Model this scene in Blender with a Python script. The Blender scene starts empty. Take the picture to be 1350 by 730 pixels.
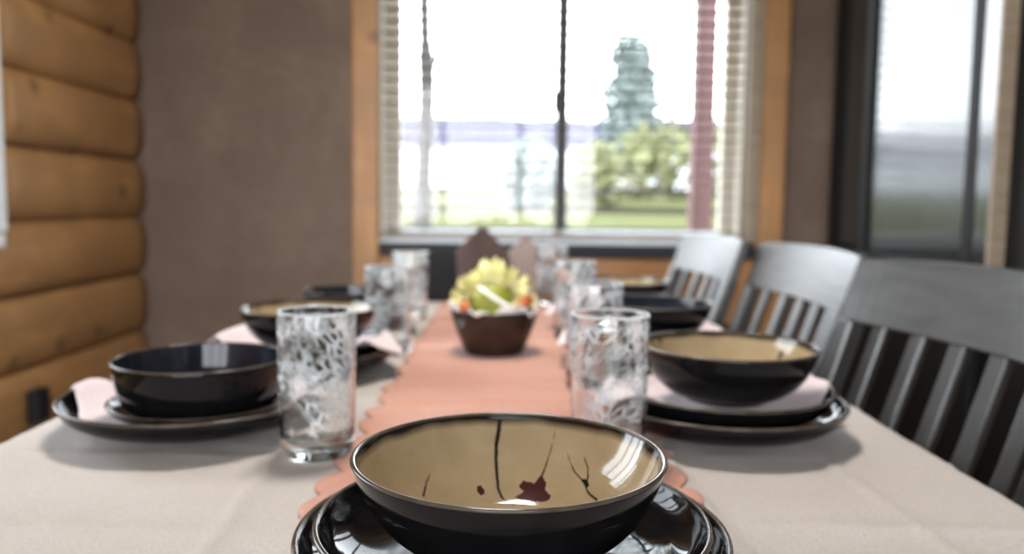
import bpy, bmesh, math, random
from mathutils import Vector, Matrix, noise
PI = math.pi
SC = bpy.context.scene
COL = SC.collection
random.seed(7)

# ------------------------------------------------------------------ camera
TT = 0.75                      # height of the table top
pitch, yaw, roll = math.radians(5.2), math.radians(-0.3), math.radians(0.7)
fw = Vector((-math.sin(yaw)*math.cos(pitch), math.cos(yaw)*math.cos(pitch), -math.sin(pitch)))
rt = fw.cross(Vector((0, 0, 1))).normalized(); up = rt.cross(fw)
rt2 = rt*math.cos(roll) + up*math.sin(roll); up2 = -rt*math.sin(roll) + up*math.cos(roll)
cam = bpy.data.cameras.new('camera'); camo = bpy.data.objects.new('camera', cam); COL.objects.link(camo)
m = Matrix((rt2, up2, -fw)).transposed().to_4x4(); m.translation = Vector((0, 0, TT + .255))
camo.matrix_world = m
cam.sensor_width = 36; cam.lens = 1075/1350*36; cam.clip_start = .02; cam.clip_end = 500
cam.dof.use_dof = True; cam.dof.focus_distance = .46; cam.dof.aperture_fstop = 4.6; cam.dof.aperture_blades = 0
SC.camera = camo

# ------------------------------------------------------------------ sky, light, exposure
w = bpy.data.worlds.new('overcast_sky'); SC.world = w; w.use_nodes = True
nt = w.node_tree; nt.nodes.clear()
o = nt.nodes.new('ShaderNodeOutputWorld'); bg = nt.nodes.new('ShaderNodeBackground')
tc = nt.nodes.new('ShaderNodeTexCoord'); sep = nt.nodes.new('ShaderNodeSeparateXYZ'); cr = nt.nodes.new('ShaderNodeValToRGB')
nt.links.new(tc.outputs['Generated'], sep.inputs[0]); nt.links.new(sep.outputs['Z'], cr.inputs[0])
cr.color_ramp.elements[0].color = (.93, .96, 1, 1); cr.color_ramp.elements[1].color = (.80, .90, 1, 1)
nt.links.new(cr.outputs[0], bg.inputs[0]); nt.links.new(bg.outputs[0], o.inputs[0]); bg.inputs[1].default_value = 11

def area(name, loc, rot, sx, sy, power, col, portal=False):
    l = bpy.data.lights.new(name, 'AREA'); l.shape = 'RECTANGLE'; l.size = sx; l.size_y = sy
    l.energy = power; l.color = col
    if portal: l.cycles.is_portal = True
    ob = bpy.data.objects.new(name, l); COL.objects.link(ob); ob.location = loc; ob.rotation_euler = rot
    return ob
area('window_portal', (.195, 3.16, 1.42), (-PI/2, 0, 0), 1.34, 1.1, 1, (1, 1, 1), True)     # guides sky sampling, emits nothing
area('side_window_portal', (-1.62, 1.535, 1.485), (0, -PI/2, 0), 1.03, 1.17, 1, (1, 1, 1), True)   # guides sky sampling, emits nothing
area('rear_fill_light', (-.3, -2.75, 1.35), (PI/2, 0, 0), 2.6, 1.9, 24, (1, .95, .88))      # unseen fill light added behind the camera to brighten the room
lamp = bpy.data.lights.new('overhead_fill_light', 'AREA'); lamp.shape = 'DISK'; lamp.size = .42; lamp.energy = 34; lamp.color = (1, .95, .88)
lo = bpy.data.objects.new('overhead_fill_light', lamp); COL.objects.link(lo); lo.location = (-.1, 1.25, 2.44)   # unseen overhead fill added to brighten the cloth, no fixture built
SC.view_settings.view_transform = 'Standard'; SC.view_settings.look = 'None'
SC.view_settings.gamma = 1; SC.view_settings.use_curve_mapping = False; SC.view_settings.exposure = .27
SC.cycles.use_denoising = True; SC.cycles.max_bounces = 14; SC.cycles.transmission_bounces = 12
SC.cycles.sample_clamp_indirect = 6; SC.cycles.blur_glossy = .5

# ------------------------------------------------------------------ materials
class NT:
    def __init__(s, name):
        s.m = bpy.data.materials.new(name); s.m.use_nodes = True; s.t = s.m.node_tree
        s.b = s.t.nodes['Principled BSDF']
    def n(s, k, **kw):
        x = s.t.nodes.new(k)
        for a, v in kw.items(): setattr(x, a, v)
        return x
    def l(s, a, b): s.t.links.new(a, b)
    def coord(s, scale=(1, 1, 1), obj=True, rot=(0, 0, 0)):
        c = s.n('ShaderNodeTexCoord'); mp = s.n('ShaderNodeMapping')
        mp.inputs['Scale'].default_value = scale; mp.inputs['Rotation'].default_value = rot
        s.l(c.outputs['Object' if obj else 'Generated'], mp.inputs[0]); return mp.outputs[0]
    def noise(s, vec, scale, detail=4, rough=.55, dist=0):
        x = s.n('ShaderNodeTexNoise'); x.inputs['Scale'].default_value = scale; x.inputs['Detail'].default_value = detail
        x.inputs['Roughness'].default_value = rough; x.inputs['Distortion'].default_value = dist
        if vec is not None: s.l(vec, x.inputs['Vector'])
        return x.outputs['Fac']
    def ramp(s, fac, stops):
        r = s.n('ShaderNodeValToRGB'); e = r.color_ramp.elements
        while len(e) < len(stops): e.new(.5)
        for i, (p, c) in enumerate(stops):
            e[i].position = p; e[i].color = (*c, 1) if len(c) == 3 else c
        s.l(fac, r.inputs[0]); return r.outputs[0]
    def mix(s, fac, a, b, mode='MIX'):
        x = s.n('ShaderNodeMix', data_type='RGBA', blend_type=mode)
        if isinstance(fac, (int, float)): x.inputs[0].default_value = fac
        else: s.l(fac, x.inputs[0])
        for v, i in ((a, 6), (b, 7)):
            if isinstance(v, tuple): x.inputs[i].default_value = (*v, 1)
            else: s.l(v, x.inputs[i])
        return x.outputs[2]
    def bump(s, h, strength=.3, dist=.01, prev=None):
        x = s.n('ShaderNodeBump'); x.inputs['Strength'].default_value = strength; x.inputs['Distance'].default_value = dist
        s.l(h, x.inputs['Height'])
        if prev is not None: s.l(prev, x.inputs['Normal'])
        return x.outputs[0]
    def set(s, color=None, rough=None, normal=None, **kw):
        for v, k in ((color, 'Base Color'), (rough, 'Roughness'), (normal, 'Normal')):
            if v is None: continue
            if isinstance(v, tuple): s.b.inputs[k].default_value = (*v, 1)
            elif isinstance(v, (int, float)): s.b.inputs[k].default_value = v
            else: s.l(v, s.b.inputs[k])
        for k, v in kw.items():
            s.b.inputs[k.replace('_', ' ')].default_value = v
        return s.m
M = {}
def plain(name, col, rough=.5, **kw):
    a = NT(name); v = a.coord()
    n = a.noise(v, 40, 3)
    c = a.mix(n, tuple(x*.9 for x in col), tuple(min(1, x*1.1) for x in col))
    M[name] = a.set(c, rough, **kw); return M[name]
def wood(name, dark, light, scale, rough=.4, grain=(1, 12, 12), bump=.15, knots=False, coat=0, spec=.5):
    a = NT(name); v = a.coord(grain)
    n1 = a.noise(v, scale, 6, .6, 1.2); c = a.ramp(n1, [(.3, dark), (.7, light)])
    n3 = a.noise(a.coord((1, 3, 3)), 2.5, 2); c = a.mix(a.ramp(n3, [(.35, (0, 0, 0)), (.7, (1, 1, 1))]), c, tuple(x*.62 for x in light), 'MIX') if knots else c
    if knots:
        vo = a.n('ShaderNodeTexVoronoi'); vo.inputs['Scale'].default_value = 2.3; a.l(a.coord((.9, 2, 2)), vo.inputs['Vector'])
        c = a.mix(a.ramp(vo.outputs['Distance'], [(.05, (1, 1, 1)), (.16, (0, 0, 0))]), c, tuple(x*.4 for x in dark))
    M[name] = a.set(c, rough, a.bump(n1, bump, .004), Coat_Weight=coat, Coat_Roughness=.12, Specular_IOR_Level=spec); return M[name]

wood('log_wood', (.27, .135, .048), (.44, .235, .09), 1.6, .5, (9, .8, 9), .2, True)
wood('pine_trim', (.30, .13, .04), (.44, .22, .075), 2, .4, (14, 14, 1), .1, True)
wood('pine_board', (.28, .12, .04), (.40, .19, .065), 2, .4, (1, 14, 14), .1)
wood('slat_wood', (.20, .155, .11), (.30, .235, .17), 3, .5, (1, 12, 12), .05)
plain('blind_tan', (.13, .105, .08), .95, Specular_IOR_Level=0.0)
wood('black_wood', (.010, .010, .010), (.032, .032, .031), 3, .36, (10, 10, 1.5), .12, spec=.95)
wood('black_wood_across', (.012, .012, .012), (.040, .040, .039), 3, .36, (10, 1.5, 10), .22, spec=.95)
wood('cabinet_black', (.004, .004, .004), (.008, .008, .008), 3, .5, (10, 10, 1.5), .05, spec=.2)
wood('table_wood', (.04, .022, .012), (.09, .05, .028), 3, .4, (1, 10, 10))
wood('floor_wood', (.07, .035, .018), (.15, .08, .04), 2, .35, (10, 1, 10))
wood('bark', (.30, .25, .20), (.42, .36, .30), 5, .9, (6, 6, 1), .6)
plain('white_paint', (.72, .76, .80), .45)
plain('cream_paint', (.55, .50, .42), .5)
plain('ceiling_paint', (.45, .40, .34), .8)
plain('dark_frame', (.025, .028, .034), .6, Specular_IOR_Level=.2)
plain('mullion_grey', (.045, .048, .052), .5)
plain('rail_paint', (.045, .038, .038), .9, Specular_IOR_Level=0.0)
plain('pale_bark', (.065, .058, .055), .95, Specular_IOR_Level=0.0)
plain('cord', (.12, .10, .08), .7)
plain('black_plastic', (.008, .008, .010), .6, Specular_IOR_Level=.25)
plain('red_post', (.105, .050, .050), .8)
plain('orange_berry', (.50, .12, .025), .5)
plain('green_fruit', (.24, .255, .03), .5)
plain('liner_paper', (.86, .87, .84), .8)
plain('brass', (.55, .40, .22), .3, Metallic=1.0)
plain('grey_plaster', (.28, .24, .21), .8)

def wall_mat():
    a = NT('taupe_wall'); v = a.coord((1, 1, .35))
    n = a.noise(v, 5, 5, .6, .6); n2 = a.noise(a.coord((1, 1, 1)), 26, 4, .6)
    c = a.ramp(n, [(.3, (.110, .072, .050)), (.7, (.160, .110, .080))])
    c = a.mix(a.ramp(n2, [(.4, (0, 0, 0)), (.75, (.35, .35, .35))]), c, (.20, .155, .125))
    n4 = a.noise(a.coord((.7, 1, 1.6)), 1.6, 3, .6, .4); c = a.mix(a.ramp(n4, [(.4, (.45, .45, .45)), (.62, (0, 0, 0))]), c, (.085, .052, .036))
    M['taupe_wall'] = a.set(c, .75, a.bump(n2, .25, .004))
wall_mat()
def ceramic(name, col, col2, rough=.06):
    a = NT(name); n = a.noise(a.coord(), 60, 4); c = a.ramp(n, [(.35, col), (.8, col2)])
    M[name] = a.set(c, rough, a.bump(a.noise(a.coord(), 25, 2), .05, .001), Specular_IOR_Level=.24)
ceramic('black_glaze', (.003, .003, .0035), (.006, .006, .007))
ceramic('rim_glaze', (.045, .035, .028), (.09, .075, .06), .12)
ceramic('navy_glaze', (.010, .012, .018), (.018, .020, .028), .09)
ceramic('saucer_glaze', (.018, .012, .009), (.035, .022, .016), .10)
ceramic('brown_bowl', (.030, .017, .013), (.055, .033, .025), .3)
def interior():
    a = NT('sand_glaze'); at = a.n('ShaderNodeAttribute', attribute_name='paint')
    sp = a.n('ShaderNodeSeparateColor'); a.l(at.outputs['Color'], sp.inputs[0])
    n = a.noise(a.coord(), 22, 5, .6); n2 = a.noise(a.coord(), 170, 2)
    c = a.ramp(n, [(.3, (.245, .180, .102)), (.7, (.335, .258, .155))])
    c = a.mix(a.ramp(n2, [(.6, (0, 0, 0)), (.8, (.25, .25, .25))]), c, (.26, .19, .11))
    c = a.mix(sp.outputs[0], c, (.008, .006, .005))          # black brush lines and rim
    c = a.mix(sp.outputs[1], c, (.045, .011, .011))          # maroon petals
    M['sand_glaze'] = a.set(c, .09, None, Specular_IOR_Level=.5)
interior()
def cloth(name, col, col2, scale, bs=.4):
    a = NT(name); v = a.coord()
    n = a.noise(v, 3.2, 3); w1 = a.noise(a.coord((1, 2.2, 1)), scale, 3, .7); w2 = a.noise(a.coord((2.2, 1, 1)), scale*.8, 3, .7)
    c = a.ramp(n, [(.3, col), (.7, col2)])
    c = a.mix(a.ramp(w1, [(.35, (.6, .6, .6)), (.6, (0, 0, 0))]), c, tuple(x*.72 for x in col))
    M[name] = a.set(c, .9, a.bump(w2, bs, .0020, a.bump(w1, bs, .0020)), Sheen_Weight=.25)
cloth('linen', (.485, .43, .395), (.545, .49, .455), 330, .9)
cloth('runner_felt', (.36, .145, .092), (.50, .24, .16), 160, .45)
cloth('napkin_cloth', (.62, .52, .54), (.70, .60, .62), 300, .3)
cloth('taupe_napkin', (.22, .165, .145), (.27, .205, .18), 300, .3)
cloth('brown_napkin', (.045, .025, .022), (.065, .038, .033), 300, .3)
def leafm(name, c1, c2):
    a = NT(name); n = a.noise(a.coord(), 14, 4); M[name] = a.set(a.ramp(n, [(.3, c1), (.7, c2)]), .9, Specular_IOR_Level=0.0)
leafm('yellow_petal', (.66, .62, .24), (.84, .81, .50))
leafm('dark_leaf', (.13, .155, .145), (.19, .22, .21)); leafm('lime_leaf', (.15, .155, .075), (.21, .21, .12))
leafm('lawn', (.060, .063, .026), (.085, .086, .045)); leafm('pale_slope_white', (.30, .30, .30), (.42, .42, .42)); leafm('hill_forest', (.034, .031, .050), (.040, .037, .057))

def glassm():
    a = NT('etched_glass'); t = a.t; t.nodes.remove(a.b); out = t.nodes['Material Output']
    v = a.coord((1, 1, 1), rot=(0, .9, .35))
    sc = a.n('ShaderNodeTexVoronoi', feature='DISTANCE_TO_EDGE'); sc.inputs['Scale'].default_value = 130; m1 = a.coord((1, 1, 1), rot=(0, .8, .5)); m2 = a.n('ShaderNodeMapping'); m2.inputs['Scale'].default_value = (1, 1, .38); a.l(m1, m2.inputs[0]); a.l(m2.outputs[0], sc.inputs['Vector'])
    n = a.noise(v, 60, 5, .7, 1.5); mask = a.ramp(a.noise(a.coord(), 24, 2, .5, .8), [(.44, (0, 0, 0)), (.58, (1, 1, 1))])
    lines = a.ramp(sc.outputs['Distance'], [(0, (1, 1, 1)), (.16, (0, 0, 0))])
    h = a.mix(mask, (.5, .5, .5), a.mix(.22, lines, a.mix(1., n, (1, 1, 1), 'MULTIPLY')))
    sg = a.n('ShaderNodeSeparateXYZ'); cc = a.n('ShaderNodeTexCoord'); a.l(cc.outputs['Object'], sg.inputs[0])
    band = a.n('ShaderNodeMapRange'); band.inputs[1].default_value = .022; band.inputs[2].default_value = .035; a.l(sg.outputs['Z'], band.inputs[0])
    top = a.n('ShaderNodeMapRange'); top.inputs[1].default_value = .142; top.inputs[2].default_value = .132; a.l(sg.outputs['Z'], top.inputs[0])
    mul = a.n('ShaderNodeMath', operation='MULTIPLY'); a.l(band.outputs[0], mul.inputs[0]); a.l(top.outputs[0], mul.inputs[1])
    hh = a.mix(mul.outputs[0], (.5, .5, .5), h)
    bmp = a.bump(hh, .10, .0010)
    g = a.n('ShaderNodeBsdfGlass'); g.inputs['IOR'].default_value = 1.45; g.inputs['Color'].default_value = (.97, .985, .985, 1); a.l(bmp, g.inputs['Normal'])
    fr = a.n('ShaderNodeBsdfDiffuse'); fr.inputs['Color'].default_value = (.85, .88, .92, 1); a.l(bmp, fr.inputs['Normal'])
    tr = a.n('ShaderNodeBsdfTranslucent'); tr.inputs['Color'].default_value = (.85, .88, .92, 1)
    ad = a.n('ShaderNodeMixShader'); ad.inputs[0].default_value = .5; a.l(fr.outputs[0], ad.inputs[1]); a.l(tr.outputs[0], ad.inputs[2])
    f = a.n('ShaderNodeMath', operation='MULTIPLY'); f2 = a.n('ShaderNodeMath', operation='MULTIPLY')
    a.l(mask, f.inputs[0]); a.l(lines, f.inputs[1]); a.l(f.outputs[0], f2.inputs[0]); a.l(mul.outputs[0], f2.inputs[1])
    rm = a.n('ShaderNodeMapRange'); rm.inputs[1].default_value = .1425; rm.inputs[2].default_value = .1435; rm.inputs[4].default_value = .38; a.l(sg.outputs['Z'], rm.inputs[0])  # lip frosted whiter to imitate the bright glint along the rim
    f3 = a.n('ShaderNodeMath', operation='MULTIPLY_ADD'); a.l(f2.outputs[0], f3.inputs[0]); f3.inputs[1].default_value = .8; a.l(rm.outputs[0], f3.inputs[2])
    mx = a.n('ShaderNodeMixShader'); a.l(f3.outputs[0], mx.inputs[0]); a.l(g.outputs[0], mx.inputs[1]); a.l(ad.outputs[0], mx.inputs[2])
    a.l(mx.outputs[0], out.inputs['Surface']); M['etched_glass'] = a.m
glassm()
def pane():
    a = NT('window_glass'); t = a.t; t.nodes.remove(a.b); out = t.nodes['Material Output']
    tr = a.n('ShaderNodeBsdfTransparent'); tr.inputs[0].default_value = (.97, .98, .98, 1); gl = a.n('ShaderNodeBsdfGlossy'); gl.inputs['Roughness'].default_value = .02
    fn = a.n('ShaderNodeFresnel'); ge = a.n('ShaderNodeNewGeometry'); mr_ = a.n('ShaderNodeMapRange')
    mr_.inputs[3].default_value = 1.45; mr_.inputs[4].default_value = 1/1.45; a.l(ge.outputs['Backfacing'], mr_.inputs[0]); a.l(mr_.outputs[0], fn.inputs[0]); mx = a.n('ShaderNodeMixShader')
    a.l(fn.outputs[0], mx.inputs[0]); a.l(tr.outputs[0], mx.inputs[1]); a.l(gl.outputs[0], mx.inputs[2]); a.l(mx.outputs[0], out.inputs['Surface'])
    M['window_glass'] = a.m
pane()
a = NT('cabinet_glass'); M['cabinet_glass'] = a.set((.015, .018, .018), a.ramp(a.noise(a.coord(), 3, 3), [(.3, (.10, .10, .10)), (.7, (.18, .18, .18))]), None, Specular_IOR_Level=.8, Coat_Weight=.6, Coat_Roughness=.14)

# ------------------------------------------------------------------ mesh helpers
class MB:
    def __init__(s): s.v = []; s.f = []; s.c = []
    def add(s, vs, fs):
        k = len(s.v); s.v += [tuple(v) for v in vs]; s.f += [tuple(i + k for i in f) for f in fs]; return s
    def box(s, x0, x1, y0, y1, z0, z1, mat=None):
        vs = [Vector((x, y, z)) for x in (x0, x1) for y in (y0, y1) for z in (z0, z1)]
        if mat: vs = [mat @ v for v in vs]
        return s.add(vs, [(0, 1, 3, 2), (4, 6, 7, 5), (0, 4, 5, 1), (2, 3, 7, 6), (0, 2, 6, 4), (1, 5, 7, 3)])
    def lathe(s, prof, n=48, closed=False, c=(0, 0, 0)):
        vs = []; fs = []; m_ = len(prof)
        for i in range(n):
            t = 2*PI*i/n
            for r, z in prof: vs.append((c[0] + r*math.cos(t), c[1] + r*math.sin(t), c[2] + z))
        for i in range(n):
            j = (i + 1) % n
            for k in range(m_ if closed else m_ - 1):
                k2 = (k + 1) % m_; fs.append((i*m_ + k, j*m_ + k, j*m_ + k2, i*m_ + k2))
        return s.add(vs, fs)
    def tube(s, pts, rad, n=10, cap=True):
        pts = [Vector(p) for p in pts]; k = len(pts); rad = rad if isinstance(rad, (list, tuple)) else [rad]*k; vs = []; fs = []
        for i, p in enumerate(pts):
            d = (pts[min(i + 1, k - 1)] - pts[max(i - 1, 0)]).normalized()
            a = d.orthogonal().normalized() if abs(d.z) > .9 else d.cross(Vector((0, 0, 1))).normalized()
            if abs(d.z) > .9: a = Vector((1, 0, 0)) - d*d.x; a.normalize()
            b = d.cross(a)
            for q in range(n): vs.append(p + (a*math.cos(2*PI*q/n) + b*math.sin(2*PI*q/n))*rad[i])
        for i in range(k - 1):
            for q in range(n): fs.append((i*n + q, i*n + (q + 1) % n, (i + 1)*n + (q + 1) % n, (i + 1)*n + q))
        if cap: fs += [tuple(reversed(range(n))), tuple(range((k - 1)*n, k*n))]
        return s.add(vs, fs)
    def grid(s, nu, nv, fn, closed_u=False):
        vs = [fn(i/(nu - (0 if closed_u else 1)), j/(nv - 1)) for i in range(nu) for j in range(nv)]
        fs = [(i*nv + j, ((i + 1) % nu)*nv + j, ((i + 1) % nu)*nv + j + 1, i*nv + j + 1) for i in range(nu if closed_u else nu - 1) for j in range(nv - 1)]
        return s.add(vs, fs)
    def build(s, name, mat, parent=None, smooth=False, bevel=0, fixn=True, solid=0, attr=None):
        me = bpy.data.meshes.new(name); me.from_pydata(s.v, [], s.f); me.materials.append(M[mat])
        if fixn:
            bm = bmesh.new(); bm.from_mesh(me)
            if attr is None: bmesh.ops.remove_doubles(bm, verts=bm.verts, dist=1e-6)
            bmesh.ops.recalc_face_normals(bm, faces=bm.faces); bm.to_mesh(me); bm.free()
        if smooth: me.polygons.foreach_set('use_smooth', [True]*len(me.polygons))
        ob = bpy.data.objects.new(name, me); COL.objects.link(ob)
        if solid:
            md = ob.modifiers.new('thickness', 'SOLIDIFY'); md.thickness = solid; md.offset = -1
        if bevel:
            md = ob.modifiers.new('bevel', 'BEVEL'); md.width = bevel; md.segments = 2; md.limit_method = 'ANGLE'
        if parent: ob.parent = parent
        return ob
def empty(name, loc, rz=0, parent=None):
    e = bpy.data.objects.new(name, None); COL.objects.link(e); e.location = loc; e.rotation_euler = (0, 0, rz); e.empty_display_size = .02
    if parent: e.parent = parent
    return e
def tag(o, label, cat, group=None):
    o['label'] = label; o['category'] = cat
    if group: o['group'] = group
    return o
def struct(o): o['kind'] = 'structure'; return o
def copy_tree(o, parent=None):
    c = o.copy(); COL.objects.link(c); c.parent = parent
    for ch in list(o.children): copy_tree(ch, c)
    return c
def spline(pts, n=6):
    out = []
    for i in range(len(pts) - 1):
        p0 = pts[max(i - 1, 0)]; p1 = pts[i]; p2 = pts[i + 1]; p3 = pts[min(i + 2, len(pts) - 1)]
        for k in range(n):
            t = k/n
            out.append(tuple(.5*((2*b) + (c - a_)*t + (2*a_ - 5*b + 4*c - d)*t*t + (-a_ + 3*b - 3*c + d)*t**3) for a_, b, c, d in zip(p0, p1, p2, p3)))
    out.append(tuple(pts[-1])); return out

# ------------------------------------------------------------------ room shell
YB, XL, ZC = 3.05, -1.35, 2.5
WX0, WX1, WZ0, WZ1 = -.475, .865, .865, 2.05
struct(MB().box(-1.7, 2.0, -2.8, YB + .2, -.06, 0).build('floor', 'floor_wood'))
struct(MB().box(-1.7, 2.0, -2.8, YB + .2, ZC, ZC + .06).build('ceiling', 'ceiling_paint'))
wb = MB(); wb.box(-1.55, WX0, YB, YB + .16, 0, ZC); wb.box(WX1, 2.0, YB, YB + .16, 0, ZC)
wb.box(WX0, WX1, YB, YB + .16, 0, WZ0 - .045); wb.box(WX0, WX1, YB, YB + .16, WZ1, ZC)
struct(wb.build('wall_back', 'taupe_wall'))
struct(MB().box(2.0, 2.12, -2.8, YB + .2, 0, ZC).build('wall_right', 'taupe_wall'))
wf = MB(); wf.box(-1.7, -1.6, -2.72, -2.6, 0, ZC); wf.box(1.0, 2.1, -2.72, -2.6, 0, ZC); wf.box(-1.6, 1.0, -2.72, -2.6, 2.3, ZC); wf.box(-1.6, 1.0, -2.72, -2.6, 0, .4)
struct(wf.build('wall_front', 'taupe_wall'))
# log wall: one log per part, with an opening for the side window
wl = MB(); SY0, SY1, SZ0, SZ1 = .95, 2.12, .97, 2.0
wl.box(-1.60, -1.55, -2.8, SY0, 0, ZC); wl.box(-1.60, -1.55, SY1, YB + .2, 0, ZC); wl.box(-1.60, -1.55, SY0, SY1, 0, SZ0); wl.box(-1.60, -1.55, SY0, SY1, SZ1, ZC)
wlo = struct(wl.build('wall_left', 'grey_plaster'))
R = .125
def log(y0, y1, z, seed):
    random.seed(seed); n = int((y1 - y0)/.08) + 2; dz = random.uniform(-.006, .006)
    def fn(u, v):
        y = y0 + (y1 - y0)*v; t = 2*PI*u
        r = R*(1 + .025*noise.noise(Vector((math.cos(t)*1.2, y*1.3, seed*3.1))) + .03*noise.noise(Vector((seed, y*.9, 4))))
        return (XL - .038 + .040*(r/R)*math.copysign(abs(math.cos(t))**.8, math.cos(t)), y, z + dz + .106*(r/R)*math.sin(t))
    b = MB().grid(22, n, fn, True)
    k = len(b.v)//22
    b.f.append(tuple(i*k for i in range(22))); b.f.append(tuple(i*k + k - 1 for i in reversed(range(22))))
    b.build('log', 'log_wood', wlo, True)
for i in range(13):
    z = .935 - .105 - .21*4 + .21*i
    if z < .02 or z > 2.45: continue
    if SZ0 + .02 < z < SZ1: log(-2.6, SY0 - .02, z, i + 1); log(SY1 + .07, YB + .01, z, i + 31)
    else: log(-2.6, YB + .01, z, i + 1)
# side window, only its far casing shows at the left edge of the view
w2 = struct(empty('window_2', (-1.4, (SY0 + SY1)/2, SZ0)))
def side(b): return b
hy = (SY1 - SY0)/2
for (y0, y1, z0, z1, nm) in ((hy - .02, hy + .062, -.06, 1.12, 'window_casing'), (-hy - .085, -hy + .02, -.08, 1.12, 'window_casing'), (-hy + .02, hy - .02, 1.03, 1.12, 'window_casing'), (-hy - .05, hy + .05, -.10, -.062, 'window_sill')):
    MB().box(-.02, .068, y0, y1, z0, z1).build(nm, 'white_paint', w2, bevel=.006)
for y in (-.3, .0, .3): MB().box(-.04, -.01, y - .02, y + .02, -.02, 1.05).build('glazing_bar', 'white_paint', w2)
MB().box(-.032, -.028, -hy + .02, hy - .02, -.02, 1.03).build('window_pane', 'window_glass', w2)
# frame bars added around the unseen fill light behind the camera
d1 = struct(empty('fill_opening', (-.3, -2.62, 0)))
for x in (-1.28, -.42, .42, 1.26): MB().box(x - .03, x + .03, -.03, .03, .4, 2.3).build('fill_frame', 'white_paint', d1)
MB().box(-1.3, 1.3, -.03, .03, 2.24, 2.3).build('fill_frame', 'white_paint', d1)

# ------------------------------------------------------------------ main window
w1 = struct(empty('window_1', ((WX0 + WX1)/2, YB, WZ0)))
hw = (WX1 - WX0)/2; hh = WZ1 - WZ0; mx = .20 - (WX0 + WX1)/2
for x0, x1 in ((-hw, -hw + .062), (hw - .052, hw)): MB().box(x0, x1, .09, .14, 0, hh).build('window_frame', 'cream_paint', w1, bevel=.003)
MB().box(-hw, hw, .09, .14, 0, .035).build('window_frame', 'white_paint', w1, bevel=.003); MB().box(-hw, hw, .09, .14, hh - .04, hh).build('window_frame', 'cream_paint', w1, bevel=.003)
MB().box(mx - .021, mx + .021, .075, .145, .035, hh - .04).build('mullion', 'mullion_grey', w1, bevel=.004)
lt = MB().box(mx - .035, mx - .012, .055, .085, .48, .56); lt.box(mx - .03, mx - .018, .045, .058, .50, .55); lt.build('window_latch', 'dark_frame', w1, bevel=.003)
MB().box(-hw + .03, mx - .018, .112, .116, .035, hh - .04).build('window_pane', 'window_glass', w1)
MB().box(mx + .018, hw - .03, .112, .116, .035, hh - .04).build('window_pane', 'window_glass', w1)
MB().box(-hw - .01, hw + .01, -.005, .10, -.012, .0).build('window_ledge', 'white_paint', w1, bevel=.002)
MB().box(-hw - .005, -hw + .006, .0, .15, 0, hh).build('window_reveal', 'cream_paint', w1)
MB().box(hw - .006, hw + .005, .0, .15, 0, hh).build('window_reveal', 'cream_paint', w1)
def trim(k, x0, x1, z0, z1, mat, dy=.03, name=None):
    return struct(MB().box(x0, x1, YB - dy, YB, z0, z1).build('trim_%d' % k, mat, bevel=.006))
trim(1, WX0 - .10, WX0 - .004, .45, 2.2, 'pine_trim', .035)
trim(2, WX1 + .055, WX1 + .15, .45, 2.2, 'pine_trim', .035)
trim(3, WX0 - .10, WX1 + .15, WZ1 + .005, WZ1 + .11, 'pine_board', .04)
trim(4, WX0 - .002, WX1 + .054, WZ0 - .058, WZ0 - .012, 'dark_frame', .05)
trim(5, WX0 - .002, WX1 + .054, WZ0 - .30, WZ0 - .06, 'pine_board', .03)
trim(6, WX1 + .004, WX1 + .053, WZ0, 2.06, 'slat_wood', .045)
bl = tag(empty('window_blind', ((WX0 + WX1)/2, YB - .005, WZ0)), 'open tan wooden slat blind hanging inside the big window', 'blind')
sl = MB().box(-hw + .010, hw - .010, -.006, .034, -.0012, .0012); s0 = sl.build('slat', 'blind_tan', bl)
zz = .042
n_s = 0
while zz < hh - .06:
    c = s0 if n_s == 0 else s0.copy()
    if n_s: COL.objects.link(c); c.parent = bl
    c.location = (0, .0, zz); c.rotation_euler = (math.radians(0), 0, 0); zz += .042; n_s += 1
MB().box(-hw + .008, hw - .008, -.014, .036, .008, .026).build('bottom_rail', 'slat_wood', bl, bevel=.002)
MB().box(-hw + .008, hw - .008, -.016, .04, hh - .055, hh - .005).build('headrail', 'slat_wood', bl, bevel=.002)
for x in (-hw + .16, -.02, hw - .16): MB().box(x - .0015, x + .0015, -.019, -.016, .02, hh - .05).box(x - .0015, x + .0015, .037, .039, .02, hh - .05).build('ladder_cord', 'cord', bl)

# ------------------------------------------------------------------ outdoors
def gnd(name, y0, y1, z0, z1, mat, hwid0, hwid1, bumpy=.0, n=14):
    def fn(u, v):
        y = y0 + (y1 - y0)*v; hwd = hwid0 + (hwid1 - hwid0)*v; x = (u*2 - 1)*hwd
        return (x, y, z0 + (z1 - z0)*v + bumpy*noise.noise(Vector((x*.4, y*.4, 0))))
    return struct(MB().grid(n*2, n, fn).build(name, mat, smooth=True))
gnd('lawn', 3.3, 22, .25, 1.35, 'lawn', 14, 30, .12)
gnd('pale_slope', 22, 60, 1.33, 4.9, 'pale_slope_white', 30, 80, .1)  # pale rising slope standing in for the bright lake
def hill(u, v):
    x = (u*2 - 1)*140; crest = 9.2 + 1.6*noise.noise(Vector((x*.05, 3, 1))) + .5*noise.noise(Vector((x*.3, 1, 1)))
    return (x, 60 + 25*v, 4.8 + (crest - 4.8)*math.sin(min(1, v*1.15)*PI/2))
struct(MB().grid(90, 12, hill).build('far_hills', 'hill_forest', smooth=True))
struct(MB().box(-60, 60, -40, 3.25, -.4, -.07).build('ground', 'lawn'))
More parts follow.
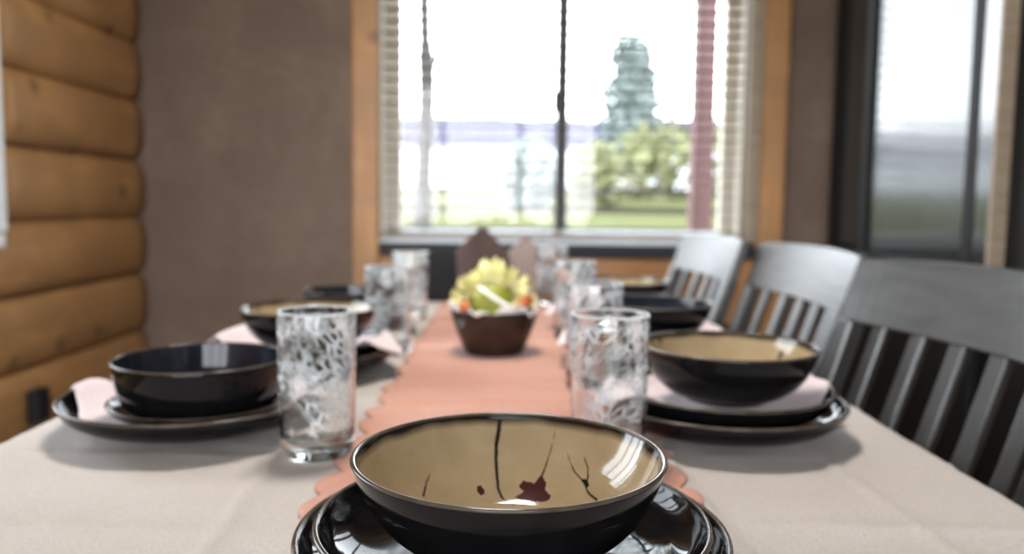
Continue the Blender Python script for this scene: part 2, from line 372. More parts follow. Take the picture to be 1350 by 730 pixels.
def blob_leaves(cx, cy, cz, rx, ry, rz, n, sz, seed):
    random.seed(seed); b = MB()
    for _ in range(n):
        v = Vector((random.gauss(0, 1), random.gauss(0, 1), random.gauss(0, 1))).normalized()*(random.random()**.4)
        s_ = 1 + .28*noise.noise(v*2.2 + Vector((seed, 0, 0)))
        p = Vector((cx + v.x*rx*s_, cy + v.y*ry*s_, cz + v.z*rz*s_)); q = Vector((random.gauss(0, 1), random.gauss(0, 1), random.gauss(0, 1))).normalized()
        a_ = q.orthogonal().normalized()*sz*random.uniform(.6, 1.2); c_ = q.cross(a_).normalized()*sz*.6
        b.add([p - a_, p + c_, p + a_, p - c_], [(0, 1, 2, 3)])
    return b
t1 = tag(empty('tree', (3.6, 25, 1.7)), 'tall dark green conical tree seen through the right pane', 'tree')
MB().tube([(0, 0, -.3), (0.05, 0, 2), (0, 0, 3.9)], [.14, .1, .03]).build('trunk', 'bark', t1, True)
b = MB()
for k, (z_, r_) in enumerate(((1.0, .98), (1.7, 1.0), (2.4, .95), (3.1, .85), (3.7, .62))): x_ = blob_leaves(.1*(k % 2), 0, z_, r_, r_, .75, 700, .12, k + 3); b.add(x_.v, x_.f)
b.build('foliage', 'dark_leaf', t1, fixn=False)['kind'] = 'stuff'
for i, (x, y, z, rx, rz, mt, lb) in enumerate(((3.35, 18, 1.9, 1.0, .95, 'lime_leaf', 'lime green shrub just under the conical tree'), (1.75, 16.5, 1.5, .5, .8, 'lime_leaf', 'small lime green shrub right beside the dark mullion'),
        (5.3, 19, 1.9, .9, 1.1, 'lime_leaf', 'yellow green shrub behind the red post'), (.35, 14, 1.35, .45, .75, 'dark_leaf', 'small grey green bush low in the left pane'))):
    s_ = tag(empty('shrub', (x, y, z - rz)), lb, 'shrub', 'shrubs beyond the window')
    blob_leaves(0, 0, rz, rx, rx, rz, 900, .12, i + 20).build('foliage', mt, s_, fixn=False)['kind'] = 'stuff'
    MB().tube([(0, 0, -.4), (0, 0, rz)], [.06, .03]).build('stem', 'bark', s_, True)
b = MB(); pts = [(-.62, 6, .2), (-.63, 6, 1.0), (-.60, 6, 1.8), (-.62, 6, 2.4), (-.63, 6, 4.2)]
b.tube(spline(pts, 4), [.075]*5 + [.06]*6 + [.042]*6)
bt = tag(empty('bare_tree', (0, 0, 0)), 'thin grey bare tree standing beyond the left pane', 'tree'); b.build('trunk', 'pale_bark', bt, True)
for q, (z_, dx) in enumerate(((1.9, .35), (2.5, -.3), (3.1, .3))): MB().tube([(-.61, 6, z_), (-.61 + dx*.5, 6.1, z_ + .3), (-.61 + dx, 6.2, z_ + .8)], [.018, .012, .005]).build('branch', 'pale_bark', bt, True)
pr = tag(empty('porch_railing', (0, 5.2, 0)), 'pinkish grey porch railing of thin horizontal bars outside', 'railing')
for z_ in (.84, .96, 1.085): MB().box(-2.4, 3.4, -.012, .012, z_ - .016, z_ + .016).build('bar', 'rail_paint', pr)
for x_ in (-2.2, 2.6): MB().box(x_ - .03, x_ + .03, -.03, .03, 0.2, 1.10).build('post', 'rail_paint', pr)
pst = tag(empty('porch_post', (1.17, 5, .2)), 'dull red square porch post beyond the right pane', 'post')
MB().box(-.062, .062, -.062, .062, 0, 3.2).build('shaft', 'red_post', pst, bevel=.008); MB().box(-.085, .085, -.085, .085, 0, .14).build('base', 'red_post', pst, bevel=.008)

# ------------------------------------------------------------------ black cabinet against the right
cb = tag(empty('cabinet', (1.175, 3.005, 0), math.radians(0)), 'tall glossy black cabinet with dark glass doors behind the chairs', 'cabinet')
# local frame: x into the cabinet, y towards the camera is negative
cb.rotation_euler = (0, 0, math.radians(1.4))
H_ = 2.2
MB().box(.03, .60, -1.62, 0, 0, H_).build('body', 'cabinet_black', cb, bevel=.004)
def door(y0, y1, z0, z1, wfr, hnd, ajar=0):
    hz = y0; y1 -= y0; hnd -= y0; y0 = 0
    d = MB(); d.box(0, .03, y0, y0 + wfr, z0, z1); d.box(0, .03, y1 - wfr, y1, z0, z1); d.box(0, .03, y0 + wfr, y1 - wfr, z0, z0 + wfr); d.box(0, .03, y0 + wfr, y1 - wfr, z1 - wfr, z1)
    o_ = d.build('door', 'cabinet_black', cb, bevel=.003); o_.location = (-.002, hz, 0); o_.rotation_euler = (0, 0, ajar)
    MB().box(.012, .018, y0 + wfr, y1 - wfr, z0 + wfr, z1 - wfr).build('glass_panel', 'cabinet_glass', o_)
door(-.905, -.34, .82, 2.16, .04, -.36, math.radians(4.2))
door(-.33, -.01, .82, 2.16, .06, -.035)
MB().box(-.004, .03, -.985, -.915, .82, 2.16).build('side_glass', 'cabinet_glass', cb)
MB().box(-.012, .03, -.997, -.985, .82, 2.16).build('edge_strip', 'slat_wood', cb, bevel=.002)
for y0, y1 in ((-.93, -.40), (-.395, -.01)): MB().box(0, .03, y0, y1, .08, .79).build('lower_door', 'cabinet_black', cb, bevel=.004)
MB().box(-.01, .61, -1.63, .0, H_, H_ + .03).build('cornice', 'cabinet_black', cb, bevel=.005)
sk = tag(MB().box(-.004, .03, -.03, .03, -.045, .045).build('wall_socket', 'black_plastic', bevel=.003), 'small black socket on the log wall by the table', 'socket')
sk.location = (XL + .015, 2.27, .42)

# ------------------------------------------------------------------ table, cloth, runner
TX0, TX1, TY0, TY1 = -.53, .45, .12, 2.28
tb = tag(empty('dining_table', ((TX0 + TX1)/2, (TY0 + TY1)/2, 0)), 'long wooden dining table hidden under the pale tablecloth', 'table')
hx, hy = (TX1 - TX0)/2 - .008, (TY1 - TY0)/2 - .008
MB().box(-hx, hx, -hy, hy, TT - .035, TT - .006).build('tabletop', 'table_wood', tb, bevel=.004)
MB().box(-hx + .06, hx - .06, -hy + .06, -hy + .085, TT - .13, TT - .036).box(-hx + .06, hx - .06, hy - .085, hy - .06, TT - .13, TT - .036).box(-hx + .06, -hx + .085, -hy + .085, hy - .085, TT - .13, TT - .036).box(hx - .085, hx - .06, -hy + .085, hy - .085, TT - .13, TT - .036).build('apron', 'table_wood', tb)
for sx in (-1, 1):
    for sy in (-1, 1):
        x = sx*(hx - .06); y = sy*(hy - .06); MB().tube([(x, y, 0), (x, y, .4), (x, y, TT - .036)], [.025, .035, .04], 12).build('leg', 'table_wood', tb, True)
def cz(x, y):                                   # gentle relief of the pressed cloth: fold ridges and soft waves
    z = .0006*noise.noise(Vector((x*7, y*5, 2)))
    for xf, a_ in ((.17, .0042), (-.22, .0030), (.33, .0030)):
        z += a_*math.exp(-((x - xf - .012*math.sin(y*5))/.006)**2)
    for yf, a_ in ((.62, .0022), (1.02, .0024), (1.45, .0020), (.80, .0018)):
        z += a_*math.exp(-((y - yf - .01*math.sin(x*7))/.006)**2)
    z += .0016*noise.noise(Vector((x*9 + 3*y, y*26, 5))) + .0009*noise.noise(Vector((x*30, y*12 - 4*x, 8)))
    return z + .0006*math.sin(x*40 + y*13)*noise.noise(Vector((x*3, y*3, 9)))
b = MB(); rad = .012; drop = .20
xs = [TX0 + (TX1 - TX0)*i/150 for i in range(151)]; ys = [TY0 + (TY1 - TY0)*i/260 for i in range(261)]
def wav(s_): return .012*math.sin(s_*17) + .006*math.sin(s_*41 + 1)
def ext(vals, lo, hi):
    e = [(lo, -.0, -1, k/8) for k in range(8, 0, -1)]; return e
U = [(TX0, k/8, -1) for k in range(8, 0, -1)] + [(x, 0, 0) for x in xs] + [(TX1, k/8, 1) for k in range(1, 9)]
V = [(TY0, k/8, -1) for k in range(8, 0, -1)] + [(y, 0, 0) for y in ys] + [(TY1, k/8, 1) for k in range(1, 9)]
vs = []
for (x, a1, s1) in U:
    for (y, a2, s2) in V:
        d = max(a1, a2); z = TT + cz(x, y) + .0005
        def off(a_, s_, q):
            if a_ == 0: return 0
            return s_*(rad + (a_*(.012 + wav(q)*1.0)))
        X = x + off(a1, s1, y); Y = y + off(a2, s2, x); 
        Z = z - (drop*d if d > 0 else 0) - (0 if d else 0)
        if d == 0:
            e = min(x - TX0, TX1 - x, y - TY0, TY1 - y)
            if e < rad: Z -= (rad - e)*.35
        vs.append((X, Y, Z))
nv = len(V); fs = [(i*nv + j, (i + 1)*nv + j, (i + 1)*nv + j + 1, i*nv + j + 1) for i in range(len(U) - 1) for j in range(nv - 1)]
tag(b.add(vs, fs).build('tablecloth', 'linen', None, True), 'pale pinkish beige linen tablecloth covering the long table', 'tablecloth')
# runner with a lobed, leaf-cut edge
b = MB(); RY0, RY1, RW = .58, 2.16, .158
def redge(y, sd):
    k = y*15.5 + sd*.45; return RW - .006 + .017*abs(math.sin(k*PI)) ** .7 + .003*math.sin(y*47 + sd)
nr = 420
def rfn(u, v):
    y = RY0 + (RY1 - RY0)*v; e = redge(y, 0) if u > .5 else redge(y, 1)
    q = min(1, (y - RY0)/.05, (RY1 - y)/.05); e *= math.sqrt(max(.0, 1 - (1 - q)**2))*.5 + .5
    x = (u - .5)*2*e
    yy = y - (.012*abs(math.sin(x*34)) if v < .02 else 0)
    return (x, yy, TT + cz(x, yy) + .0012 + .0006*noise.noise(Vector((x*20, y*20, 0))))
tag(b.grid(41, nr, rfn).build('table_runner', 'runner_felt', None, True, solid=-.0016), 'salmon orange felt runner with lobed edge down the table', 'runner')
# loose cut leaves of the runner edge that show as round lobes near the front plate
def leaf_mat(x, y, r, rz, lb):
    def fn(u, v):
        t = 2*PI*u; rr = r*v*(1 + .16*math.cos(3*t + 1) + .08*math.cos(5*t)); X = x + rr*math.cos(t + rz); Y = y + rr*math.sin(t + rz)
        return (X, Y, TT + cz(X, Y) + .0034 + .0012*v*v*math.sin(2*t))
    return MB().grid(48, 8, fn, True)
# ------------------------------------------------------------------ crockery
def shell(outer, inner): return outer + list(reversed(inner))
PL_O = [(0, .006), (.058, .006), (.060, .0), (.066, .0), (.069, .006), (.095, .0085), (.120, .0145), (.134, .023), (.1405, .032), (.1420, .0365)]
PL_I = [(0, .0115), (.08, .012), (.110, .0155), (.127, .023), (.135, .0315), (.1385, .0375), (.141, .0382)]
def plate_prof(s_, hs=1.0):
    return [(r*s_, z*hs) for r, z in spline(PL_O, 4)] + [(r*s_, z*hs) for r, z in reversed(spline(PL_I, 4))]
def plate_h(r, s_=1.):                          # top surface of a plate at radius r
    r /= s_
    for (r0, z0), (r1, z1) in zip(PL_I, PL_I[1:]):
        if r <= r1: return z0 + (z1 - z0)*(r - r0)/(r1 - r0)
    return .0382 - (r - .141)*.25
def make_plate(name, s_, mat, hs=1., n=96):
    e = empty(name, (0, 0, 0)); MB().lathe(plate_prof(s_, hs), n).build('plate_body', mat, e, True)
    rimp = [(.1383*s_, .0372*hs), (.1400*s_, .0388*hs), (.1425*s_, .0383*hs), (.1431*s_, .0367*hs), (.1418*s_, .0355*hs), (.1400*s_, .0362*hs)]
    MB().lathe(rimp, n, True).build('rim', 'rim_glaze', e, True)
    return e
BO = [(0, .003), (.038, .003), (.0395, 0), (.0455, 0), (.048, .0025), (.063, .0085), (.077, .0195), (.087, .033), (.0935, .047), (.0970, .0590)]
BI = [(0, .006), (.040, .0065), (.056, .012), (.073, .024), (.084, .037), (.091, .050), (.0945, .0590)]
BO2 = [(0, .003), (.052, .003), (.054, 0), (.060, 0), (.064, .003), (.077, .010), (.0845, .024), (.0880, .042), (.0900, .0580)]
BI2 = [(0, .006), (.055, .0065), (.070, .013), (.0795, .025), (.0843, .042), (.0870, .0577)]
def seg_d(px, py, pts, w0, w1):
    best = 9; L = len(pts) - 1
    for i in range(L):
        (ax, ay), (bx, by) = pts[i], pts[i + 1]; dx, dy = bx - ax, by - ay; q = dx*dx + dy*dy + 1e-12
        t = max(0, min(1, ((px - ax)*dx + (py - ay)*dy)/q)); d = math.hypot(px - ax - dx*t, py - ay - dy*t)
        best = min(best, d - (w0 + (w1 - w0)*(i + t)/L))
    return best
def inpoly(x, y, P):
    c = False; j = len(P) - 1
    for i in range(len(P)):
        if (P[i][1] > y) != (P[j][1] > y) and x < (P[j][0] - P[i][0])*(y - P[i][1])/(P[j][1] - P[i][1]) + P[i][0]: c = not c
        j = i
    return c
ART_FRONT = dict(lines=[([(-.0063, .0955), (-.0072, .0903), (-.0089, .0849), (-.0089, .078), (-.0081, .0698), (-.0068, .0594), (-.0035, .0525), (.004, .0480)], .0016, .0007),
                        ([(.0339, .0846), (.0311, .0792), (.0276, .0736), (.0237, .066)], .0001, .0007),
                        ([(-.0542, .0535), (-.0560, .046), (-.0568, .034)], .0002, .0007),
                        ([(.0421, .0724), (.0463, .0611), (.0523, .0505), (.0541, .0409), (.0590, .0300)], .0002, .0007),
                        ([(.0534, .0645), (.0555, .0576), (.055, .0511), (.0527, .0485)], .0002, .0008),
                        ([(.0520, .0515), (.0538, .049), (.0540, .046)], .0012, .0012)],
                 polys=[[(.0075, .0621), (.0105, .0656), (.0138, .0645), (.0182, .0625), (.0228, .0672), (.0250, .0655), (.0266, .0610), (.0260, .0560), (.0299, .0503), (.028, .0475), (.0236, .0473), (.018, .0488), (.0106, .0508), (.0043, .0540), (.0107, .0576)],
                        [(-.0218, .0600), (-.0190, .0608), (-.0166, .0578), (-.0163, .0548), (-.0190, .0534), (-.0215, .0553)]])
def art_random(seed):
    random.seed(seed); L = []
    for k in range(5):
        a_ = random.uniform(0, 2*PI); r0 = random.uniform(.04, .06); r1 = random.uniform(.078, .094); bnd = random.uniform(-.25, .25)
        L.append(([((r0 + (r1 - r0)*t/4)*math.cos(a_ + bnd*t/4), (r0 + (r1 - r0)*t/4)*math.sin(a_ + bnd*t/4)) for t in range(5)], .0005, .0012))
    a_ = random.uniform(0, 2*PI); c_ = (.05*math.cos(a_), .05*math.sin(a_))
    return dict(lines=L, polys=[[(c_[0] + random.uniform(.006, .012)*math.cos(2*PI*k/9), c_[1] + random.uniform(.005, .010)*math.sin(2*PI*k/9)) for k in range(9)]])
def make_bowl(name, art, mat_in, nt_=96, fine=False, black=False):
    e = empty(name, (0, 0, 0)); O, I = (BO2, BI2) if black else (BO, BI)
    ip = spline(I, 4)
    MB().lathe(spline(O, 4) + [(ip[-1][0], ip[-1][1] + .0002)], nt_).build('bowl_body', 'black_glaze', e, True)
    ro, zo = O[-1]; ri, zi = I[-1]; mr = (ro + ri)/2; mz = (zo + zi)/2
    MB().lathe([(mr + .0019*math.cos(t), mz + .0013*math.sin(t)) for t in [2*PI*k/8 for k in range(8)]], nt_, True).build('rim', 'rim_glaze', e, True)
    nr_, na_ = (170, 960) if fine else (46, 120)
    L = [0]
    for p, q in zip(ip, ip[1:]): L.append(L[-1] + math.hypot(q[0] - p[0], q[1] - p[1]))
    def at(s_):
        s_ *= L[-1]
        for k in range(len(L) - 1):
            if s_ <= L[k + 1] + 1e-9:
                t = (s_ - L[k])/(L[k + 1] - L[k] + 1e-12); return (ip[k][0] + (ip[k + 1][0] - ip[k][0])*t, ip[k][1] + (ip[k + 1][1] - ip[k][1])*t)
    b = MB(); b.lathe([at(k/(nr_ - 1)) for k in range(nr_)], na_)
    ob = b.build('glazed_interior', mat_in, e, True, fixn=False)
    if art:
        ca = ob.data.color_attributes.new('paint', 'FLOAT_COLOR', 'POINT'); dat = []
        bb = [(min(p[0] for p in l[0]) - .004, max(p[0] for p in l[0]) + .004, min(p[1] for p in l[0]) - .004, max(p[1] for p in l[0]) + .004) for l in art['lines']]
        soft = .0004 if fine else .001
        for v in ob.data.vertices:
            x, y, z = v.co; k = 0; g = 0
            wob = .00025*noise.noise(Vector((x*400, y*400, 0)))
            for (pts, w0, w1), (x0, x1, y0, y1) in zip(art['lines'], bb):
                if x0 < x < x1 and y0 < y < y1: k = max(k, min(1, max(0, .5 - (seg_d(x, y, pts, w0, w1) + wob)/soft)))
            for P in art['polys']:
                if inpoly(x + wob*2, y + wob*2, P): g = 1
            rim = (math.hypot(x, y) - I[-1][0]*.968 + .0006*noise.noise(Vector((x*60, y*60, 5))))/.0022; k = max(k, min(1, max(0, rim)))
            dat += [k, g, 0, 1]
        ca.data.foreach_set('color', dat)
    return e
def make_napkin(name, s_=1., seed=0, rot=0., top=.0, n=72):
    # square napkin laid over a plate with its points hanging over the rim
    def fn(u, v):
        t = 2*PI*u; q = abs(math.cos(t - rot)) + abs(math.sin(t - rot))   # diamond metric
        wq = max(0, (abs(math.cos(t - rot)) - .55)/.45); wq = wq*wq*(3 - 2*wq)
        rho = (.124 + .003*math.sin(4*t + seed))*(s_ if s_ < 1 else 1) + wq*(min(.166/q, .160) - .124*s_)
        r = rho*v; x, y = r*math.cos(t), r*math.sin(t)
        h = plate_h(r, s_) + .0022
        h += (.0030*(1 + math.sin(5*t + seed*2.1))*.6 + .003*(1 + noise.noise(Vector((x*22, y*22, seed)))))*min(1, max(0, (v - .45)*2.2))
        if r > .141*s_: h -= (r - .141*s_)*.45
        return (x, y, h + top)
    return MB().grid(n, 24, fn, True).build(name, 'napkin_cloth', None, True, solid=.0012)
side_w = {}
Z = TT + .0022
# front setting
pa = make_plate('dinner_plate', 1.0, 'black_glaze'); pa.location = (.005, .528, Z)
tag(pa, 'large glossy black plate, lowest under the front bowl', 'plate', 'black dinner plates')
pb = make_plate('dinner_plate', .89, 'black_glaze'); pb.location = (.005, .516, Z + .0130)
tag(pb, 'glossy black plate stacked directly beneath the front bowl', 'plate', 'black dinner plates')
fb = make_bowl('bowl', ART_FRONT, 'sand_glaze', 160, True); fb.location = (.002, .497, Z + .0380)
tag(fb, 'sand glazed bowl nearest the camera with maroon flower painting', 'bowl', 'bowls on the table')
# side settings: x, y, bowl kind, labels
who = [('R', .240, .905, 'sand', 'nearest setting on the right', 11), ('L', -.345, .900, 'black', 'nearest setting on the left', 5), ('R', .222, 1.295, 'navy', 'middle setting on the right', 8),
       ('L', -.302, 1.20, 'sand', 'middle setting on the left', 21), ('R', .225, 1.66, 'sand', 'far setting on the right', 33), ('L', -.315, 1.585, 'black', 'far setting on the left', 9)]
bs = make_bowl('bowl', art_random(4), 'sand_glaze'); bk = make_bowl('bowl', None, 'navy_glaze', black=True); bn = make_bowl('bowl', None, 'navy_glaze'); protos = {'sand': [bs, 0], 'black': [bk, 0], 'navy': [bn, 0]}
pl0 = pa; plates_used = 0
for i, (sd, x, y, kind, ph, seed) in enumerate(who):
    p = copy_tree(pa); p.location = (x, y, Z); p.scale = (1, 1, 1) if i == 1 else (.965, .965, 1); p.rotation_euler = (0, 0, seed)
    two = kind != 'black'
    tag(p, ('black dinner plate, lowest at the ' if two else 'black dinner plate at the ') + ph, 'plate', 'black dinner plates')
    zn = Z; sn = 1.
    if two:
        p2 = copy_tree(pb); p2.location = (x, y, Z + .0130); p2.scale = (.965, .965, 1); p2.rotation_euler = (0, 0, seed); zn = Z + .0130; sn = .96
        tag(p2, 'black plate under the napkin at the ' + ph, 'plate', 'black dinner plates')
    nk = make_napkin('napkin', .89 if two else 1., seed, {11: .28, 5: -.12, 8: .35, 21: -.2, 33: .3, 9: -.3}[seed]); nk.location = (x, y, zn)
    nk.scale = (.965, .965, 1); tag(nk, 'pinkish white cloth napkin draped over the plate at the ' + ph, 'napkin', 'napkins over the plates')
    zb = zn + (.0270 if two else .0185)
    if not two:
        sa = copy_tree(saucer0) if i > 1 else make_plate('saucer', .66, 'saucer_glaze', .55, 64)
        if i == 1: saucer0 = sa
        sa.location = (x + .012, y - .026, Z + .0170); zb = Z + .0250
        tag(sa, 'small brown glossy plate under the black bowl at the ' + ph, 'plate', 'small brown plates')
    bproto, used = protos[kind]
    bo = bproto if not used else copy_tree(bproto); protos[kind][1] = 1
    bo.location = (x + (.004 if sd == 'R' else .016), y - (.014 if sd == 'R' else .03), zb); bo.rotation_euler = (0, 0, seed*1.3)
    tag(bo, {'sand': 'black bowl with sand coloured interior at the ', 'black': 'all black straight sided bowl at the ', 'navy': 'black bowl with dark blue interior at the '}[kind] + ph, 'bowl', 'bowls on the table')

# ------------------------------------------------------------------ tumblers
def make_glass():
    R0, Hg = .0385, .145
    prof = [(0, .0015), (.028, .0015), (.0330, .0), (.0352, .003), (.0362, .009), (.0368, .03), (.0380, .09), (R0, Hg - .002), (R0 - .0004, Hg), (R0 - .0014, Hg + .0004), (R0 - .0023, Hg - .001), (.0357, .09), (.0342, .03), (.0325, .020), (.026, .0155), (0, .0145)]
    b = MB(); b.lathe(prof, 96); return b.build('tumbler', 'etched_glass', None, True)
gl = [(-.189, .803, 'etched clear tumbler nearest on the left side'), (-.199, 1.352, 'etched clear tumbler second on the left side'), (-.211, 1.755, 'etched clear tumbler farthest on the left side'),
      (.101, .792, 'etched clear tumbler nearest on the right side'), (.118, 1.10, 'etched clear tumbler second on the right side'), (.124, 1.50, 'etched clear tumbler third on the right side'), (.110, 2.035, 'etched clear tumbler farthest on the right side')]
g0 = make_glass()
for i, (x, y, lb) in enumerate(gl):
    g = g0 if i == 0 else g0.copy()
    if i: COL.objects.link(g)
    rz_ = i*1.1
    g.location = (x, y, TT + (.0035 if abs(x) < .16 else .0018)); g.rotation_euler = (0, 0, rz_); tag(g, lb, 'glass', 'etched tumblers')

# ------------------------------------------------------------------ centrepiece
cx, cy = -.022, 1.362; Zr = TT + .0032
cbw = tag(empty('fruit_bowl', (cx, cy, Zr)), 'dark brown bowl in the middle of the salmon runner', 'bowl')
co = [(0, .0), (.042, .0), (.048, .003), (.056, .018), (.064, .038), (.070, .058), (.0728, .074)]; ci = [(0, .006), (.040, .008), (.052, .020), (.060, .040), (.0665, .060), (.0702, .0745)]
MB().lathe(spline(co, 4) + list(reversed(spline(ci, 4))), 64).build('bowl_body', 'brown_bowl', cbw, True)
def liner(u, v):
    t = 2*PI*u; r = .058 + .016*v; r *= 1 + .05*math.sin(9*t)*v; z = .050 + .032*v + .007*v*math.sin(5*t + 1) + .004*v*math.sin(13*t)
    return (cx + r*math.cos(t), cy + r*math.sin(t), Zr + z)
tag(MB().grid(90, 8, liner, True).build('paper_liner', 'liner_paper', None, True, solid=.0006), 'crumpled white paper lining the brown bowl', 'paper')
b = MB().lathe([(max(.0004, .036*math.sin(t))*(1 - .10*math.cos(t)), -.037*math.cos(t) - .004*math.exp(-((t - PI)/.3)**2)) for t in [PI*k/20 for k in range(21)]], 32)
fr = tag(empty('green_fruit', (cx - .004, cy - .028, Zr + .088)), 'round lime green fruit with a white band in the brown bowl', 'fruit')
b.build('fruit_body', 'green_fruit', fr, True)
def band(u, v):
    t = 2*PI*u; w_ = .013 + (v - .5)*.006; r = math.sqrt(.0395**2 - w_*w_)
    e1 = Vector((1, 0, -.62)).normalized(); e2 = Vector((0, 1, 0)); e3 = Vector((.62, 0, 1)).normalized()
    return e1*(r*math.cos(t)) + e2*(r*math.sin(t)) + e3*w_
MB().grid(64, 3, band, True).build('white_band', 'liner_paper', fr, True, solid=.0012)
fl = tag(empty('artificial_flower', (cx - .004, cy + .012, Zr + .072)), 'ruffled pale yellow artificial flower in the brown bowl', 'flower')
random.seed(3)
def petal(ang, tilt, L_, wd, base):
    rz_ = Matrix.Rotation(ang, 3, 'Z')
    def fn(u, v):
        s_ = v*L_; wdt = wd*math.sin(min(1, v*1.15 + .12)*PI*.62)*(1 + .12*math.sin(v*14)); xx = (u - .5)*wdt
        out = s_*math.cos(tilt) + .006*math.sin(v*9); z = s_*math.sin(tilt) + .005*math.sin(u*17 + v*5)*v - 1.2*xx*xx/wd
        return tuple(rz_ @ Vector((out + base, xx, z)))
    return MB().grid(9, 9, fn)
for ring, (cnt, tilt, L_, wd) in enumerate(((9, .42, .058, .044), (9, .8, .060, .044), (8, 1.12, .062, .040), (5, 1.4, .064, .034))):
    for k in range(cnt):
        petal(2*PI*k/cnt + ring*.4, tilt + random.uniform(-.12, .12), L_*1.22*random.uniform(.85, 1.1), wd, .006).build('petal', 'yellow_petal', fl, True)
MB().tube([(0, 0, -.055), (0, 0, .004)], [.004, .009]).build('stem', 'green_fruit', fl, True)
for i, (x, y, z, lb) in enumerate(((-.047, -.050, .083, 'small orange berry at the left of the green fruit'), (.047, -.040, .088, 'small orange berry at the right of the green fruit'), (.056, -.022, .092, 'small orange berry behind the right berry'))):
    bq = empty('orange_berry', (cx + x, cy + y, Zr + z)); r_ = (.0095, .0120, .010)[i]
    MB().lathe([(max(.0003, r_*math.sin(t)), -r_*math.cos(t)) for t in [PI*k/12 for k in range(13)]], 20).build('berry_body', 'orange_berry', bq, True)
    MB().lathe([(.0003, r_), (.0022, r_*.95), (.0012, r_ + .003)], 8).build('stalk_end', 'green_fruit', bq, True); tag(bq, lb, 'berry', 'orange berries in the bowl')

# ------------------------------------------------------------------ far end of the table
def stand_napkin(name, x, y, wd, h, mat, lb, rz_=0):
    e = empty(name, (x, y, TT + .0036), rz_); b = MB()
    # tent fold: two leaning triangular sails meeting along a ridge, open at the back
    for sy in (-1, 1):
        def fn(u, v):
            z = h*v; half = wd/2*min(1.0 - .12*v, (1 - v)/.36); xx = (u*2 - 1)*half
            yy = sy*(.038*(1 - v) + .012*(1 - abs(u*2 - 1))*(1 - v)) + .003*math.sin(u*9 + v*4)
            return (xx + .004*math.sin(v*6), yy, z)
        b.grid(13, 16, fn)
    ob = b.build('folded_cloth', mat, e, True, solid=.0015, fixn=False)
    tag(e, lb, 'napkin', 'standing folded napkins'); return e
stand_napkin('standing_napkin', -.062, 2.04, .140, .196, 'brown_napkin', 'dark brown napkin folded into a tall point at the far end', .1)
stand_napkin('standing_napkin', .050, 2.14, .135, .165, 'taupe_napkin', 'taupe napkin folded into a point beside the far tumbler', -.15)
bx = tag(empty('napkin_holder', (-.155, 2.10, TT + .0036)), 'black box holder left of the pointed brown napkin', 'holder')
bm_ = MB(); bm_.box(-.055, .055, -.035, -.03, 0, .125); bm_.box(-.055, .055, .03, .035, 0, .125); bm_.box(-.055, -.05, -.03, .03, 0, .125); bm_.box(.05, .055, -.03, .03, 0, .125); bm_.box(-.055, .055, -.035, .035, 0, .006)
bm_.build('holder_body', 'black_plastic', bx, bevel=.002)
for k in range(4): MB().box(-.047, .047, -.024 + k*.012, -.016 + k*.012, .007, .118 + .004*(k % 2)).build('paper_stack', 'brown_napkin', bx, bevel=.002)

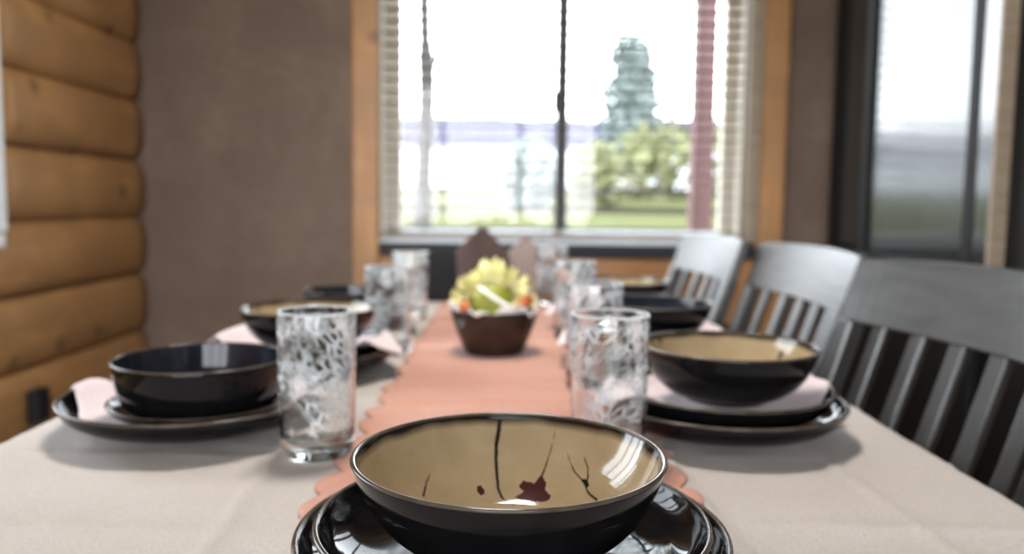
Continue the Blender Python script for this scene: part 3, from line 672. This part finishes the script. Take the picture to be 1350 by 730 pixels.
# ------------------------------------------------------------------ chairs
def backx(z):                                   # side curve of the back: leans away from the seat as it rises
    P = [(.0, -.03), (.25, -.09), (.45, -.115), (.60, -.088), (.70, -.046), (.80, -.012), (.93, .030)]
    for (z0, x0), (z1, x1) in zip(P, P[1:]):
        if z <= z1: t = (z - z0)/(z1 - z0); return x0 + (x1 - x0)*t
    return P[-1][1]
Wc = .47
def crv(y): return .026*(1 - (2*y/Wc)**2)
def make_chair():
    e = empty('dining_chair', (0, 0, 0))
    def rail(z0, z1, th, y0=-Wc/2, y1=Wc/2, ny=18, nz=6, name='top_rail', arch=.0):
        b = MB()
        def ring(u, v):                          # u runs round the section, v along y
            y = y0 + (y1 - y0)*v; a_ = u*4
            if a_ < 1: zz_, s_ = z0 + (z1 - z0)*a_, -1
            elif a_ < 2: zz_, s_ = z1, -1 + 2*(a_ - 1)
            elif a_ < 3: zz_, s_ = z1 - (z1 - z0)*(a_ - 2), 1
            else: zz_, s_ = z0, 1 - 2*(a_ - 3)
            zz_ += arch*(1 - (2*y/Wc)**2)*(1 if zz_ > (z0 + z1)/2 else 0)
            return (backx(zz_) + crv(y) + s_*th/2, y, zz_)
        b.grid(24, ny, ring, True)
        b.f.append(tuple(i*ny for i in range(24))); b.f.append(tuple(i*ny + ny - 1 for i in reversed(range(24))))
        return b.build(name, 'black_wood_across', e, False, bevel=.003)
    rail(.828, .924, .022, arch=.006)
    rail(.485, .535, .020, -Wc/2 + .035, Wc/2 - .035, name='lower_rail')
    for k in range(5):                           # slats
        y = (k - 2)*.078; b = MB(); zs = [.52 + (.840 - .52)*i/10 for i in range(11)]
        vs = []; fs = []
        for z in zs:
            c_ = backx(z) + crv(y)
            vs += [(c_ - .007, y - .0145, z), (c_ + .007, y - .0145, z), (c_ + .007, y + .0145, z), (c_ - .007, y + .0145, z)]
        for i in range(10):
            for q in range(4): fs.append((i*4 + q, i*4 + (q + 1) % 4, i*4 + 4 + (q + 1) % 4, i*4 + 4 + q))
        fs += [(3, 2, 1, 0), (40, 41, 42, 43)]
        b.add(vs, fs).build('slat', 'black_wood', e, False, bevel=.003)
    for sy in (-1, 1):                           # back posts run on as rear legs
        vs = []; fs = []; zs = [0, .15, .3, .45, .55, .62, .7, .78, .832]; y = sy*(Wc/2 - .018)
        for z in zs:
            c_ = backx(z) + crv(Wc/2 - .018)*(1 if z > .5 else .8); hw_ = .017 + (.004 if .3 < z < .6 else 0)
            vs += [(c_ - hw_, y - .018, z), (c_ + hw_ - .004, y - .018, z), (c_ + hw_ - .004, y + .018, z), (c_ - hw_, y + .018, z)]
        n_ = len(zs)
        for i in range(n_ - 1):
            for q in range(4): fs.append((i*4 + q, i*4 + (q + 1) % 4, i*4 + 4 + (q + 1) % 4, i*4 + 4 + q))
        fs += [(3, 2, 1, 0), tuple(range((n_ - 1)*4, n_*4))]
        MB().add(vs, fs).build('back_post', 'black_wood', e, False, bevel=.004)
        MB().box(-.505, -.465, sy*.185 - .02, sy*.185 + .02, 0, .43).build('leg', 'black_wood', e, bevel=.004)
        MB().box(-.465, -.10, sy*.19 - .01, sy*.19 + .01, .20, .225).build('stretcher', 'black_wood', e, bevel=.002)
    def seat(u, v):
        x = -.53 + .43*u; y = (v - .5)*(.46 - .03*u); return (x, y, .465 - .010*math.sin(PI*u)*abs(math.sin(2*PI*v))**.7)
    MB().grid(18, 24, seat).build('seat', 'black_wood_across', e, True, solid=.028)
    MB().box(-.505, -.12, -.205, .205, .385, .434).build('seat_frame', 'black_wood', e, bevel=.003)
    return e
ch = make_chair()
spots = [(.600, 1.045, .14, 'black slat back dining chair nearest in view on the right'), (.578, 1.56, .04, 'black slat back dining chair in the middle of the row'), (.520, 2.06, .07, 'black slat back dining chair farthest along the right side'),
         (.60, .50, 0, 'black slat back dining chair cut off at the right edge')]
for i, (x, y, rz_, lb) in enumerate(spots):
    c = ch if i == 0 else copy_tree(ch)
    c.location = (x - .03, y, 0); c.rotation_euler = (0, 0, rz_); tag(c, lb, 'chair', 'dining chairs along the right side')
